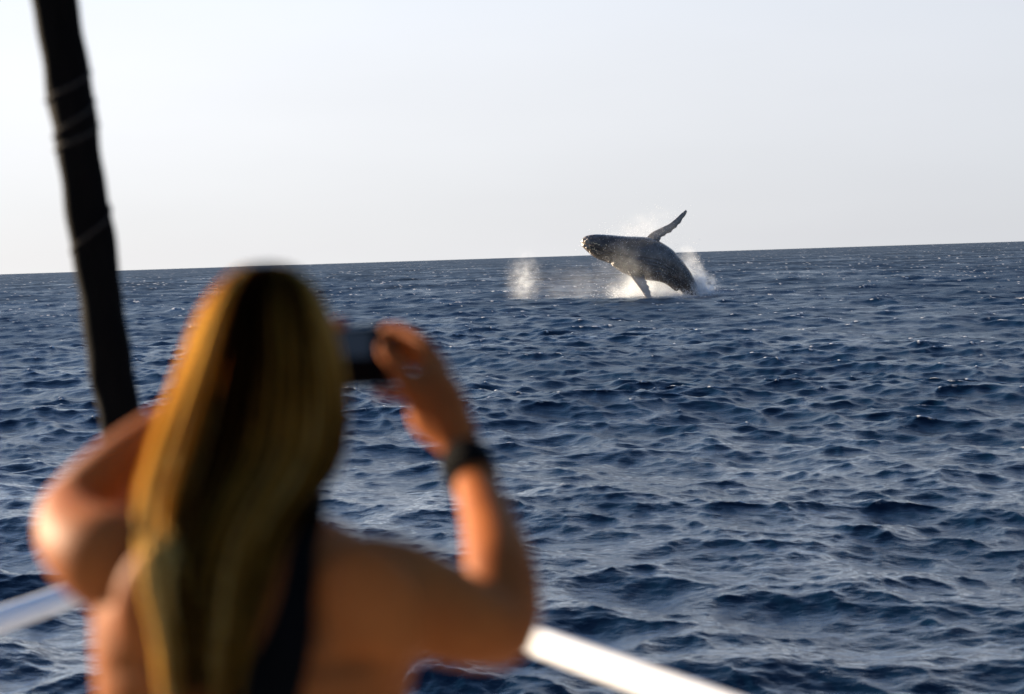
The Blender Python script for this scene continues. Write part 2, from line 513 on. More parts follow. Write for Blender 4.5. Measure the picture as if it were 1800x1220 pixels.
# ------------------------------------------------------------------ whale
wm = Mat('wet_whale_skin')
wg = wm.node('ShaderNodeNewGeometry')
wa = wm.noise(1.3, 6, 0.65, wg.outputs['Position']); wb_ = wm.noise(9.0, 4, 0.7, wg.outputs['Position'])
wsum = wm.math('MULTIPLY_ADD', wb_.outputs['Fac'], 0.5, wa.outputs['Fac'])
wcol = (wm.ramp(wsum, [(0.5, (0.026, 0.020, 0.017)), (0.78, (0.070, 0.054, 0.044)), (1.0, (0.20, 0.16, 0.135))]))
wpal = wm.node('ShaderNodeAttribute', attribute_name='pale'); wmix = wm.node('ShaderNodeMixRGB')
wmix.inputs[2].default_value = (0.46, 0.40, 0.35, 1)
wm.l.new(wpal.outputs['Fac'], wmix.inputs[0]); wm.l.new(wcol, wmix.inputs[1]); wm.l.new(wmix.outputs[0], wm.b.inputs['Base Color'])
wm.set(Roughness=0.27)
wbp = wm.node('ShaderNodeBump'); wbp.inputs['Distance'].default_value = 0.06; wbp.inputs['Strength'].default_value = 0.7
wpl = wm.node('ShaderNodeAttribute', attribute_name='pleat')
wst = wm.math('SINE', wm.math('MULTIPLY', wpl.outputs['Fac'], 34.0))
wm.l.new(wm.math('MULTIPLY_ADD', wst, 0.55, wsum), wbp.inputs['Height']); wm.l.new(wbp.outputs[0], wm.b.inputs['Normal'])
def wp(x, y, dy=0.0):
    return P(x, y, WD) + Vector((0, dy, 0))
TOPB = [((1021, 424), (1021.5, 430)), ((1026, 417), (1024, 434)), ((1034, 413.5), (1031, 441)), ((1045, 412), (1040, 449)),
        ((1058, 412), (1052, 456)), ((1074, 413), (1068, 462)), ((1090, 414.5), (1082, 471)), ((1106, 415.5), (1098, 478.5)),
        ((1123, 416), (1116, 485)), ((1138, 417), (1132, 488.5)), ((1152, 421), (1146, 489)), ((1166, 428), (1158, 490)),
        ((1182, 439), (1170, 493)), ((1195, 453), (1180, 497)), ((1206, 467), (1188, 502)), ((1216, 482), (1196, 511)),
        ((1223, 497), (1203, 520)), ((1229, 513), (1209, 530)), ((1233, 530), (1214, 545)), ((1231, 562), (1221, 572)), ((1232, 600), (1225, 606))]
bm = bmesh.new()
pr = catmull([(*a, *b) for a, b in TOPB], 70)
rings = []
for i, (tx, ty, bx, by) in enumerate(pr):
    a, b = wp(tx, ty), wp(bx, by)
    c0 = (a + b) / 2; ax = (a - b) / 2
    u = i / 69
    dep = 0.78 + 0.20 * min(1, u * 3)            # the head is narrower than deep
    e = Vector((0, 1, 0)) * ax.length * dep
    ring = []
    for k in range(32):
        an = 2 * math.pi * k / 32
        cs, sn = math.cos(an), math.sin(an)
        p_ = 0.92
        ring.append(c0 + ax * math.copysign(abs(cs) ** p_, cs) + e * math.copysign(abs(sn) ** p_, sn))
    rings.append(ring)
ring_loft(bm, rings)
# throat pouch: a fuller belly whose edge shows along the flank
pch = catmull([(1066, 446, 11), (1085, 454, 17), (1105, 461, 22), (1125, 466, 24), (1145, 472, 22), (1162, 480, 17), (1176, 491, 11), (1188, 505, 7)], 30)
tube(bm, [wp(x, y, -0.42 * min(1, 40 / max(8, abs(i - 14) * 4))) for i, (x, y, r) in enumerate(pch)], [r * WD / FPX for x, y, r in pch], 20)
def blade(LE, TE, d0, d1, th0, th1, knobs=True):
    n = 30
    le = catmull(LE, n); te = catmull(TE, n)
    rings = []
    for i in range(n):
        f = i / (n - 1)
        dd = d0 + (d1 - d0) * f
        a = wp(le[i][0], le[i][1], dd); b = wp(te[i][0], te[i][1], dd)
        a, b = a + (a - b) * 0.07, b + (b - a) * 0.07
        if knobs: b = b + (b - a) * 0.07 * math.sin(i * 1.45) * (f > 0.2)
        th = th0 + (th1 - th0) * f
        mid = (a + b) / 2; hx = (b - a) / 2
        nrm = hx.cross(wp(le[min(i + 1, n - 1)][0], le[min(i + 1, n - 1)][1]) - wp(le[max(i - 1, 0)][0], le[max(i - 1, 0)][1])).normalized()
        rings.append([mid + hx * math.cos(2 * math.pi * k / 16) + nrm * th * math.sin(2 * math.pi * k / 16) for k in range(16)])
    ring_loft(bm, rings)
blade([(1134, 428), (1140, 417), (1148, 409), (1158, 403.5), (1170, 398), (1180, 393), (1188, 387), (1196, 380), (1203, 373.5), (1211, 367)],
      [(1158, 432), (1160, 424), (1163, 418.5), (1170, 413), (1178, 409), (1187, 403), (1194, 396.5), (1200, 390.5), (1206, 382), (1213.5, 371)],
      0.7, 2.0, 0.16, 0.07)
blade([(1099, 470), (1105, 481), (1112, 492), (1120, 503), (1127, 514), (1133, 524), (1138, 534)],
      [(1128, 476), (1129, 486), (1132, 494), (1136.5, 504), (1139.5, 514), (1142, 524), (1143, 532)],
      -1.1, -1.9, 0.18, 0.09)
# flukes below the surface
for s in (-1, 1):
    q = wp(1229, 606)
    tube(bm, [q, q + Vector((0.4, s * 0.9, -0.5)), q + Vector((0.9, s * 1.9, -0.5))], [0.28, 0.22, 0.08], 10)
# tubercles on the jaws
for (x, y) in [(1030, 417), (1036, 415), (1043, 414), (1033, 421), (1040, 419), (1047, 418), (1055, 416), (1029, 424), (1037, 424.5), (1046, 424), (1026, 432), (1031, 436), (1037, 440), (1044, 444), (1052, 448), (1036, 433), (1025, 421)]:
    # on the near flank: find depth from the section ellipse
    best = min(range(70), key=lambda i: (lambda A, B: abs((x - (A[0] + B[0]) / 2) * (B[1] - A[1]) - (y - (A[1] + B[1]) / 2) * (B[0] - A[0])))(pr[i][:2], pr[i][2:]))
    tx, ty, bx, by = pr[best]
    hx, hy = (tx - bx) / 2, (ty - by) / 2; cx, cy = (tx + bx) / 2, (ty + by) / 2
    v = ((x - cx) * hx + (y - cy) * hy) / (hx * hx + hy * hy)
    dpt = math.sqrt(max(0, 1 - v * v)) * math.hypot(hx, hy) * WD / FPX * 0.85
    blob(bm, wp(x, y, -dpt), (0.10, 0.10, 0.09), sub=2)
me = to_mesh(bm, 'whale')
me = fuse(me, 0.05, 5, 0.5)
# mouth line, eye hollow and throat step pressed into the skin
co = np.empty(len(me.vertices) * 3, np.float32); me.vertices.foreach_get('co', co); co = co.reshape(-1, 3)
no = np.empty(len(me.vertices) * 3, np.float32); me.vertices.foreach_get('normal', no); no = no.reshape(-1, 3)
mouth = [wp(x, y) for x, y in ((1021, 428), (1030, 430.5), (1040, 434), (1050, 437.5), (1058, 441), (1063, 446))]
mc = catmull([tuple(p) for p in mouth], 60)
d2 = np.sqrt(((co[:, None, 0] - mc[None, :, 0]) ** 2 + (co[:, None, 2] - mc[None, :, 2]) ** 2)).min(1)
co -= no * (0.10 * np.exp(-(d2 / 0.07) ** 2))[:, None]
ew = wp(1064, 437); de = np.hypot(co[:, 0] - ew.x, co[:, 2] - ew.z)
co -= no * (0.08 * np.exp(-(de / 0.15) ** 2))[:, None]
ct = catmull([tuple(wp(x, y)) for x, y in ((1071, 466), (1074, 460), (1075, 453), (1072, 447))], 30)
d3 = np.sqrt(((co[:, None, 0] - ct[None, :, 0]) ** 2 + (co[:, None, 2] - ct[None, :, 2]) ** 2)).min(1)
co -= no * (0.08 * np.exp(-(d3 / 0.12) ** 2))[:, None]
me.vertices.foreach_set('co', co.ravel()); me.update()
rel = co - np.array(cam_loc)
dep_ = rel @ np.array(fwd)
vx = 900 + rel @ np.array(rgt) / dep_ * FPX; vy = 610 - rel @ np.array(upv) / dep_ * FPX
pale = 0.30 * np.clip((vx - 1136) / 14, 0, 1) * np.clip((421 - vy) / 5 + (vx - 1150) * 0.0, 0, 1) * (dep_ > WD + 0.3)
pale = np.maximum(pale, 0.8 * np.clip((vy - 484) / 9, 0, 1) * (vx < 1146) * (dep_ < WD - 0.7))
pale = np.maximum(pale, 0.45 * np.exp(-(np.hypot((vx - 1027) / 9, (vy - 427) / 10)) ** 2))
# pleat coordinate: where a point lies between back (+1) and belly (-1)
mid_ = (pr[:, :2] + pr[:, 2:]) / 2; hv_ = (pr[:, :2] - pr[:, 2:]) / 2; hl_ = np.linalg.norm(hv_, axis=1)
rx_ = vx[:, None] - mid_[None, :, 0]; ry_ = vy[:, None] - mid_[None, :, 1]
perp = np.abs(rx_ * hv_[None, :, 1] - ry_ * hv_[None, :, 0]) / hl_ + 0.05 * np.hypot(rx_, ry_)
bi = perp.argmin(1); ii = np.arange(len(bi))
vv = (rx_[ii, bi] * hv_[bi, 0] + ry_[ii, bi] * hv_[bi, 1]) / hl_[bi] ** 2
plt_ = np.where((vv < 0.05) & (bi > 8) & (bi < 52), np.arcsin(np.clip(vv, -1, 1)), 0)
pt_ = me.attributes.new('pleat', 'FLOAT', 'POINT'); pt_.data.foreach_set('value', plt_.astype(np.float32))
pat = me.attributes.new('pale', 'FLOAT', 'POINT'); pat.data.foreach_set('value', pale.astype(np.float32))
whale_bvh = BVHTree.FromPolygons([tuple(v) for v in co], [tuple(p.vertices) for p in me.polygons])
whale = link('humpback_whale', me, wm.m)
tag(whale, 'dark grey humpback whale breaching with one long flipper raised', 'whale')
barn = Mat('barnacles'); barn.set(Base_Color=(0.62, 0.48, 0.28, 1), Roughness=0.8)
def on_whale(x, y):
    d = (P(x, y, 1.0) - cam_loc).normalized()
    h = whale_bvh.ray_cast(cam_loc, d)
    return h[0], h[1]
bm = bmesh.new()
g = random.Random(4)
clus = [(1040, 427, 4, 1.0, 7), (1047, 428.5, 4, 1.0, 8), (1053, 430, 2, 1.2, 8), (1066, 431, 1.2, 1, 3), (1037, 436, 3, 1, 6), (1043, 438, 4, 1.5, 8), (1048, 440, 2, 1, 4), (1026, 428, 3, 5, 6), (1030, 423, 4, 3, 6), (1160, 471, 2, 2, 3), (1164, 476, 2, 2, 3)]
for (x, y, sx_, sy_, n) in clus:
    for _ in range(n):
        h, nn = on_whale(x + g.gauss(0, sx_ * 0.5), y + g.gauss(0, sy_ * 0.5))
        if h is None: continue
        r = g.uniform(0.02, 0.05)
        blob(bm, h, (r * 1.2, r * 0.8, r), sub=1)
bo = link('barnacle', to_mesh(bm, 'barnacle'), barn.m, None)
bo.parent = whale; tag(bo, kind='stuff')

# ------------------------------------------------------------------ spray: droplets and mist
drop_m = Mat('water_drops'); drop_m.set(Base_Color=(0.86, 0.86, 0.86, 1), Roughness=0.4)
def droplets(name, label, pts, sizes):
    """many small closed drops in one mesh"""
    o6 = np.array([(1, 0, 0), (-1, 0, 0), (0, 1, 0), (0, -1, 0), (0, 0, 1), (0, 0, -1)], float)
    f8 = np.array([(0, 2, 4), (2, 1, 4), (1, 3, 4), (3, 0, 4), (2, 0, 5), (1, 2, 5), (3, 1, 5), (0, 3, 5)])
    v = (pts[:, None, :] + o6[None] * sizes[:, None, None]).reshape(-1, 3)
    f = (f8[None] + 6 * np.arange(len(pts))[:, None, None]).reshape(-1, 3)
    o = link(name, mesh_np(name, v, f), drop_m.m)
    return tag(o, label, 'spray', kind='stuff')
def px_cloud(spec, n, dspread, g):
    """spec: list of (x, y, sx, sy, weight)"""
    w = np.array([s[4] for s in spec], float); w /= w.sum()
    k = g.choice(len(spec), n, p=w)
    out_ = []
    for q in k:
        x, y, a, b, _ = spec[q]
        out_.append(wp(x + g.normal() * a, y + g.normal() * b, g.normal() * dspread))
    return np.array([tuple(p) for p in out_])
g = np.random.default_rng(3)
def mist(name, label, x, y, rx, ry, rd, dens, dy=0.0, power=1.0, nscale=2.2, tilt=0.0, lo=0.32, col=(0.90, 0.95, 1.0)):
    c_ = wp(x, y, dy); s_ = WD / FPX
    bm = bmesh.new()
    bmesh.ops.create_icosphere(bm, subdivisions=3, radius=1.0)
    M = Mat(name + '_vapour')
    M.n.remove(M.b)
    tcn = M.node('ShaderNodeTexCoord')
    ln = M.node('ShaderNodeVectorMath', operation='LENGTH'); M.l.new(tcn.outputs['Object'], ln.inputs[0])
    fall = M.math('POWER', M.math('SUBTRACT', 1.0, ln.outputs['Value'], clamp=True), power)
    gg = M.node('ShaderNodeNewGeometry')
    nz = M.noise(nscale, 5, 0.6, gg.outputs['Position'], 0.3)
    nn = M.math('MULTIPLY', M.math('SUBTRACT', nz.outputs['Fac'], lo, clamp=True), 3.2)
    dd = M.math('MULTIPLY', M.math('MULTIPLY', fall, nn), dens)
    pv = M.node('ShaderNodeVolumePrincipled')
    pv.inputs['Color'].default_value = (*col, 1); pv.inputs['Anisotropy'].default_value = 0.25
    M.l.new(dd, pv.inputs['Density'])
    M.l.new(pv.outputs[0], M.o.inputs['Volume'])
    o = link(name, to_mesh(bm, name), M.m)
    o.location = c_; o.scale = (rx * s_, rd, ry * s_); o.rotation_euler = (0, tilt, 0)
    M.m.cycles.homogeneous_volume = False if hasattr(M.m, 'cycles') else False
    return tag(o, label, 'mist', kind='stuff')
mist('spray_plume', 'pale column of blown mist left of the whale', 921, 494, 44, 68, 1.8, 0.9, power=2.2, nscale=1.7, lo=0.36, tilt=0.12)
mist('splash_mist', 'bright mist hanging under the arched whale', 1150, 514, 95, 50, 2.2, 1.5, dy=0.8, power=1.3, nscale=0.8)
mist('drifting_mist', 'thin mist drifting low between the plume and the whale', 1030, 508, 130, 56, 2.5, 0.08, dy=0.4, power=1.0, nscale=0.6)
mist('wake_spray', 'blue white spray rising behind the back of the whale', 1222, 488, 26, 66, 1.6, 2.0, dy=0.6, power=1.4, nscale=1.2, tilt=-0.30)
mist('foot_splash', 'dense white splash where the whale leaves the water', 1226, 511, 48, 44, 1.6, 38.0, dy=0.2, power=2.4, nscale=1.6, lo=0.44)
mist('back_spray', 'faint spray flying off above the back of the whale', 1130, 404, 75, 40, 2.0, 0.26, dy=0.8, power=1.3, nscale=1.0, tilt=-0.35, lo=0.40)
mist('flank_mist', 'thin veil of spray in front of the flank of the whale', 1118, 462, 85, 48, 1.0, 0.24, dy=-2.4, power=1.0, nscale=0.9, lo=0.34)
pts = px_cloud([(1160, 517, 45, 7, 4), (1222, 513, 11, 7, 4), (1222, 482, 6, 18, 1.0), (1120, 508, 35, 10, 0.4), (1190, 519, 36, 3, 5)], 8000, 0.9, g)
droplets('splash_droplets', 'white drops of splash at the foot of the whale', pts, g.uniform(0.008, 0.036, len(pts)))
pts = px_cloud([(1110, 440, 35, 22, 3), (1170, 465, 25, 25, 2.5), (1120, 405, 30, 8, 1.2), (1165, 385, 22, 16, 0.6), (1150, 480, 30, 14, 2)], 3000, 0.9, g)
pts[:, 1] -= 0.9
droplets('flying_droplets', 'fine drops shaken off along the body of the whale', pts, g.uniform(0.007, 0.023, len(pts)))
pts = px_cloud([(919, 500, 16, 22, 1)], 700, 0.7, g)
droplets('plume_droplets', 'fine drops inside the column of mist left of the whale', pts, g.uniform(0.005, 0.016, len(pts)))

# ------------------------------------------------------------------ person
skin = Mat('tanned_skin')
sg = skin.node('ShaderNodeNewGeometry')
sn1 = skin.noise(9, 6, 0.65, sg.outputs['Position'])
skin.l.new(skin.ramp(sn1.outputs['Fac'], [(0.3, (0.21, 0.056, 0.013)), (0.7, (0.32, 0.100, 0.024))]), skin.b.inputs['Base Color'])
skin.set(Roughness=0.6)
skin.b.inputs['Specular IOR Level'].default_value = 0.06
skin.b.inputs['Subsurface Weight'].default_value = 0.15
skin.b.inputs['Subsurface Radius'].default_value = (0.02, 0.008, 0.004)
skin.b.inputs['Subsurface Scale'].default_value = 0.4
bm = bmesh.new()
TD = 1.47      # torso depth
def torso_ring(y, x0, x1, half_d, d):
    """one slice of the trunk: picture row, left and right edge, half thickness, depth"""
    a, b = P(x0, y, d), P(x1, y, d)
    c0 = (a + b) / 2; hx = (b - a) / 2
    e = Vector((0, 1, 0)) * half_d
    r = []
    for k in range(32):
        an = 2 * math.pi * k / 32
        cs, sn = math.cos(an), math.sin(an)
        r.append(c0 + hx * math.copysign(abs(cs) ** 0.85, cs) + e * math.copysign(abs(sn) ** 0.85, sn))
    return r
rows = [  # y, x0, x1, half depth, depth
    (900, 400, 545, 0.055, 1.52), (925, 345, 590, 0.065, 1.51), (950, 270, 645, 0.075, 1.50), (985, 205, 700, 0.085, 1.485), (1030, 178, 738, 0.098, 1.475),
    (1090, 170, 748, 0.108, 1.47), (1160, 172, 735, 0.108, 1.46), (1240, 180, 715, 0.102, 1.45), (1330, 205, 690, 0.098, 1.44),
    (1420, 220, 680, 0.095, 1.44), (1520, 200, 705, 0.10, 1.44), (1640, 170, 735, 0.115, 1.44), (1760, 160, 745, 0.118, 1.44), (1850, 185, 720, 0.10, 1.44)]
rr = catmull(rows, 48)
ring_loft(bm, [torso_ring(*r) for r in rr])
# shoulder blades and spine furrow read as soft relief
blob(bm, P(300, 1080, TD - 0.066), (0.06, 0.035, 0.08))
blob(bm, P(640, 1090, TD - 0.066), (0.06, 0.035, 0.08))
# neck and head
limb(bm, [(P(462, 960, 1.51), 0.062), (P(466, 890, 1.53), 0.052), (P(470, 800, 1.565), 0.050), (P(474, 740, 1.58), 0.054)], 12, 18)
HC = P(466, 628, 1.585)
look = (P(640, 620, 2.0) - HC); look.z = 0; look.normalize()
hrot = look.to_track_quat('Y', 'Z').to_matrix()
def hp(x, y, z): return HC + hrot @ Vector((x, y, z))
blob(bm, hp(0, -0.012, 0.012), (0.060, 0.075, 0.083), hrot)          # skull
blob(bm, hp(0, 0.035, -0.045), (0.052, 0.050, 0.066), hrot)          # face
blob(bm, hp(0, 0.060, -0.098), (0.026, 0.022, 0.020), hrot, 2)       # chin
limb(bm, [(hp(0, 0.078, 0.012), 0.007), (hp(0, 0.096, -0.018), 0.010), (hp(0, 0.100, -0.034), 0.012)], 6, 10)   # nose
for s in (-1, 1):
    blob(bm, hp(s * 0.030, 0.062, -0.035), (0.024, 0.018, 0.022), hrot, 2)   # cheek
    blob(bm, hp(s * 0.056, 0.0, -0.015), (0.009, 0.016, 0.028), hrot, 2)     # ear
    limb(bm, [(hp(s * 0.008, 0.080, 0.020), 0.007), (hp(s * 0.028, 0.077, 0.024), 0.008), (hp(s * 0.046, 0.062, 0.018), 0.006)], 6, 10)  # brow
limb(bm, [(hp(-0.022, 0.077, -0.064), 0.005), (hp(0, 0.087, -0.063), 0.008), (hp(0.022, 0.077, -0.064), 0.005)], 6, 10)  # lips
def reach(d):
    """how much further out a point of the stretched arms lies"""
    return 1 + 0.15 * min(1.0, max(0.0, (d - 1.45) / 0.17)) / d
def arm(bm, ctrl, n, seg):
    c_ = []
    for p, r in ctrl:
        k = reach((p - cam_loc).dot(fwd))
        c_.append((cam_loc + (p - cam_loc) * k, r * k))
    limb(bm, c_, n, seg)
# right arm
arm(bm, [(P(640, 1030, 1.47), 0.058), (P(705, 1050, 1.46), 0.060), (P(770, 1075, 1.45), 0.054), (P(830, 1098, 1.45), 0.047), (P(876, 1108, 1.46), 0.041)], 18, 20)
arm(bm, [(P(874, 1112, 1.46), 0.040), (P(884, 1070, 1.475), 0.042), (P(880, 1000, 1.50), 0.040), (P(860, 920, 1.55), 0.032), (P(836, 850, 1.60), 0.0255), (P(818, 800, 1.63), 0.0245)], 22, 20)
# right hand: palm and five fingers closing on the camera
arm(bm, [(P(820, 805, 1.63), 0.023), (P(795, 755, 1.645), 0.029), (P(776, 715, 1.66), 0.033), (P(762, 680, 1.67), 0.030)], 10, 16)
arm(bm, [(P(795, 770, 1.64), 0.022), (P(758, 735, 1.66), 0.027), (P(745, 700, 1.67), 0.022)], 8, 14)
arm(bm, [(P(775, 690, 1.665), 0.014), (P(766, 640, 1.68), 0.0125), (P(742, 600, 1.705), 0.011), (P(706, 580, 1.73), 0.0095), (P(676, 582, 1.745), 0.0085)], 18, 12)   # index
arm(bm, [(P(782, 695, 1.68), 0.0135), (P(772, 642, 1.71), 0.0125), (P(740, 606, 1.75), 0.011), (P(704, 600, 1.785), 0.0095), (P(680, 606, 1.79), 0.0085)], 18, 12)   # middle
arm(bm, [(P(778, 705, 1.70), 0.0125), (P(762, 660, 1.735), 0.0115), (P(732, 634, 1.77), 0.0105), (P(700, 630, 1.795), 0.009), (P(678, 636, 1.795), 0.0082)], 18, 12)  # ring
arm(bm, [(P(768, 720, 1.70), 0.0115), (P(735, 700, 1.73), 0.0105), (P(696, 692, 1.75), 0.009), (P(660, 690, 1.76), 0.0078)], 16, 12)   # little, under the camera
arm(bm, [(P(752, 730, 1.655), 0.0165), (P(728, 692, 1.645), 0.0145), (P(702, 652, 1.65), 0.0125), (P(674, 612, 1.66), 0.0105)], 16, 12)   # thumb
# left arm, raised in front
limb(bm, [(P(270, 1000, 1.475), 0.055), (P(205, 985, 1.475), 0.059), (P(155, 962, 1.50), 0.049), (P(132, 928, 1.57), 0.044), (P(130, 893, 1.64), 0.039)], 18, 20)
limb(bm, [(P(128, 892, 1.64), 0.036), (P(165, 858, 1.64), 0.039), (P(240, 798, 1.65), 0.038), (P(340, 725, 1.68), 0.030), (P(420, 672, 1.73), 0.0245)], 20, 20)
limb(bm, [(P(420, 672, 1.73), 0.024), (P(465, 645, 1.80), 0.030), (P(515, 632, 1.89), 0.030)], 10, 14)
for (y0, y1, d0, r) in ((600, 566, 1.745, 0.0085), (620, 596, 1.79, 0.0085), (648, 630, 1.795, 0.0082), (668, 672, 1.79, 0.0075)):
    arm(bm, [(P(520, (y0 + 632) / 2, d0 - 0.02), r * 1.45), (P(548, y0, d0), r * 1.3), (P(572, (y0 + y1) / 2, d0), r * 1.15), (P(604, y1, d0), r)], 14, 12)
arm(bm, [(P(495, 655, 1.73), 0.015), (P(530, 668, 1.70), 0.0135), (P(566, 662, 1.69), 0.0115), (P(590, 650, 1.69), 0.0098)], 14, 12)
# legs down to the deck
hip = P(452, 1760, 1.44)
for s in (-1, 1):
    ft = Vector((hip.x + s * 0.13, hip.y + 0.02, DECK_Z))
    h0 = hip + Vector((s * 0.085, 0, 0.02))
    limb(bm, [(h0, 0.088), (h0.lerp(ft, 0.30) + Vector((0, 0.01, 0)), 0.072), (h0.lerp(ft, 0.53) + Vector((0, 0.02, 0)), 0.050), (h0.lerp(ft, 0.68) + Vector((0, -0.01, 0)), 0.052), (h0.lerp(ft, 0.92), 0.033), (ft + Vector((0, 0, 0.05)), 0.036)], 24, 18)
    limb(bm, [(ft + Vector((0, -0.035, 0.034)), 0.031), (ft + Vector((s * 0.01, 0.08, 0.036)), 0.034), (ft + Vector((s * 0.02, 0.17, 0.024)), 0.022)], 10, 14)
body_me = fuse(to_mesh(bm, 'person'), 0.0055, 7, 0.5)
# furrow along the spine and a soft edge under each shoulder blade
bco = np.empty(len(body_me.vertices) * 3, np.float32); body_me.vertices.foreach_get('co', bco); bco = bco.reshape(-1, 3)
bno = np.empty(len(body_me.vertices) * 3, np.float32); body_me.vertices.foreach_get('normal', bno); bno = bno.reshape(-1, 3)
rel = bco - np.array(cam_loc); dep_ = rel @ np.array(fwd)
vx = 900 + rel @ np.array(rgt) / dep_ * FPX; vy = 610 - rel @ np.array(upv) / dep_ * FPX
back = (bno[:, 1] < -0.2) & (vy > 930) & (vy < 1700)
press = 0.012 * np.exp(-((vx - 462) / 26) ** 2) * np.clip((vy - 930) / 80, 0, 1)
for q in (300, 632):
    press += 0.010 * np.exp(-((vy - 1165 - 0.0012 * (vx - q) ** 2) / 16) ** 2) * np.exp(-((vx - q) / 80) ** 2)
    press += 0.009 * np.exp(-((vx - (q + (75 if q < 460 else -75))) / 16) ** 2) * np.exp(-((vy - 1085) / 70) ** 2)
bco -= bno * (press * back)[:, None]
body_me.vertices.foreach_set('co', bco.ravel()); body_me.update()
body_bvh = BVHTree.FromPolygons([tuple(v.co) for v in body_me.vertices], [tuple(p.vertices) for p in body_me.polygons])
person = link('person', body_me, skin.m)
tag(person, 'person with long blond hair and bare back taking a picture', 'person')
def kid(name, me, mat, smooth=True):
    o = link(name, me, mat, None, smooth); o.parent = person; return o
def on_body(x, y, lift=0.004):
    d = (P(x, y, 1.0) - cam_loc).normalized()
    h = body_bvh.ray_cast(cam_loc, d)
    return None if h[0] is None else h[0] - d * lift
black = Mat('black_stretch_fabric')
bn = black.noise(220, 2); bb = black.node('ShaderNodeBump'); bb.inputs['Distance'].default_value = 0.001
black.l.new(bn.outputs['Fac'], bb.inputs['Height']); black.l.new(bb.outputs[0], black.b.inputs['Normal'])
black.set(Base_Color=(0.0025, 0.0025, 0.003, 1), Roughness=0.9)
black.b.inputs['Specular IOR Level'].default_value = 0.05
# black strap over the back
sp = catmull([(568, 868, 13), (556, 900, 17), (535, 960, 24), (523, 1040, 29), (510, 1110, 40), (488, 1170, 54), (462, 1230, 66), (440, 1300, 80), (430, 1380, 100)], 60)
bm = bmesh.new(); rows_ = []
for (x, y, w) in sp:
    row = []
    for k in range(9):
        q = on_body(x + w * (k / 4 - 1), y, 0.005)
        row.append(q if q is not None else P(x + w * (k / 4 - 1), y, 1.4))
    rows_.append(row)
va = [[bm.verts.new(p) for p in r] for r in rows_]
for a, b in zip(va, va[1:]):
    for k in range(8): bm.faces.new((a[k], a[k + 1], b[k + 1], b[k]))
strap_me = to_mesh(bm, 'strap')
strap = kid('strap', strap_me, black.m)
md = strap.modifiers.new('s', 'SOLIDIFY'); md.thickness = 0.003; md.offset = 0
# shorts (below the picture)
bm = bmesh.new()
srows = [r for r in rr if r[0] > 1560]
ring_loft(bm, [torso_ring(r[0], r[1] - 12, r[2] + 12, r[3] + 0.012, r[4]) for r in srows])
for s in (-1, 1):
    ft = Vector((hip.x + s * 0.13, hip.y + 0.02, DECK_Z)); h0 = hip + Vector((s * 0.085, 0, 0.02))
    limb(bm, [(h0, 0.10), (h0.lerp(ft, 0.15), 0.095), (h0.lerp(ft, 0.25), 0.09)], 8, 18)
kid('shorts', fuse(to_mesh(bm, 'shorts'), 0.012, 3), black.m)
# wristband
bm = bmesh.new()
wk = reach(1.61)
wa0, wa1 = P(832, 846, 1.603 * reach(1.603)), P(817, 806, 1.626 * reach(1.626))
ax = (wa1 - wa0).normalized(); e1 = ax.cross(Vector((0, 1, 0))).normalized(); e2 = ax.cross(e1)
prof = [(0.0265, 0), (0.0310, 0.0), (0.0325, 0.10), (0.0325, 0.9), (0.0310, 1.0), (0.0255, 1.0)]
rings = [[wa0.lerp(wa1, f) + (e1 * math.cos(2 * math.pi * k / 32) + e2 * math.sin(2 * math.pi * k / 32)) * r * wk for k in range(32)] for r, f in prof]
ring_loft(bm, rings + [rings[0]], cap=False)
kid('wristband', to_mesh(bm, 'wristband'), black.m)
# eyes and lips on the far side of the head
eye = Mat('eye_white'); eye.set(Base_Color=(0.75, 0.73, 0.70, 1), Roughness=0.2)
iris = Mat('iris'); iris.set(Base_Color=(0.08, 0.10, 0.13, 1), Roughness=0.15)
lipm = Mat('lips'); lipm.set(Base_Color=(0.42, 0.12, 0.10, 1), Roughness=0.4)
for s in (-1, 1):
    bm = bmesh.new(); blob(bm, hp(s * 0.029, 0.070, 0.004), (0.013, 0.013, 0.010), hrot, 2)
    eo = kid('eye', to_mesh(bm, 'eye'), eye.m)
    bm = bmesh.new(); blob(bm, hp(s * 0.029, 0.080, 0.004), (0.0055, 0.0035, 0.0055), hrot, 2)
    io = link('iris', to_mesh(bm, 'iris'), iris.m); io.parent = eo
bm = bmesh.new()
limb(bm, [(hp(-0.020, 0.080, -0.064), 0.003), (hp(0, 0.091, -0.063), 0.0065), (hp(0.020, 0.080, -0.064), 0.003)], 8, 10)
kid('lips', to_mesh(bm, 'lips'), lipm.m)

# hair: a cap under thousands of strands
HAIR = [  # y, centre x, half width, depth of centre, half depth
    (463, 468, 4, 1.585, 0.004), (470, 468, 42, 1.585, 0.042), (487, 467, 63, 1.585, 0.066), (520, 464, 88, 1.583, 0.087), (570, 460, 109, 1.58, 0.101),
    (630, 456, 126, 1.575, 0.109), (700, 447, 142, 1.565, 0.107), (760, 436, 152, 1.55, 0.095), (810, 424, 154, 1.535, 0.088), (860, 402, 147, 1.51, 0.085),
    (910, 380, 128, 1.475, 0.075), (970, 365, 112, 1.44, 0.060), (1040, 356, 98, 1.405, 0.045), (1120, 356, 80, 1.375, 0.030), (1200, 352, 68, 1.36, 0.018), (1290, 355, 52, 1.355, 0.012)]
hc = catmull(HAIR, 200)
hy = hc[:, 0]
def hair_at(y): return [float(np.interp(y, hy, hc[:, k])) for k in range(1, 5)]
def hair_pt(a, y, f=1.0, dx=0.0):
    """a: angle, 0 right, pi/2 towards the camera"""
    cx, hw, d, hd = hair_at(y)
    x = cx + hw * f * math.cos(a) + dx
    dd = d - hd * f * math.sin(a)
    return x, dd
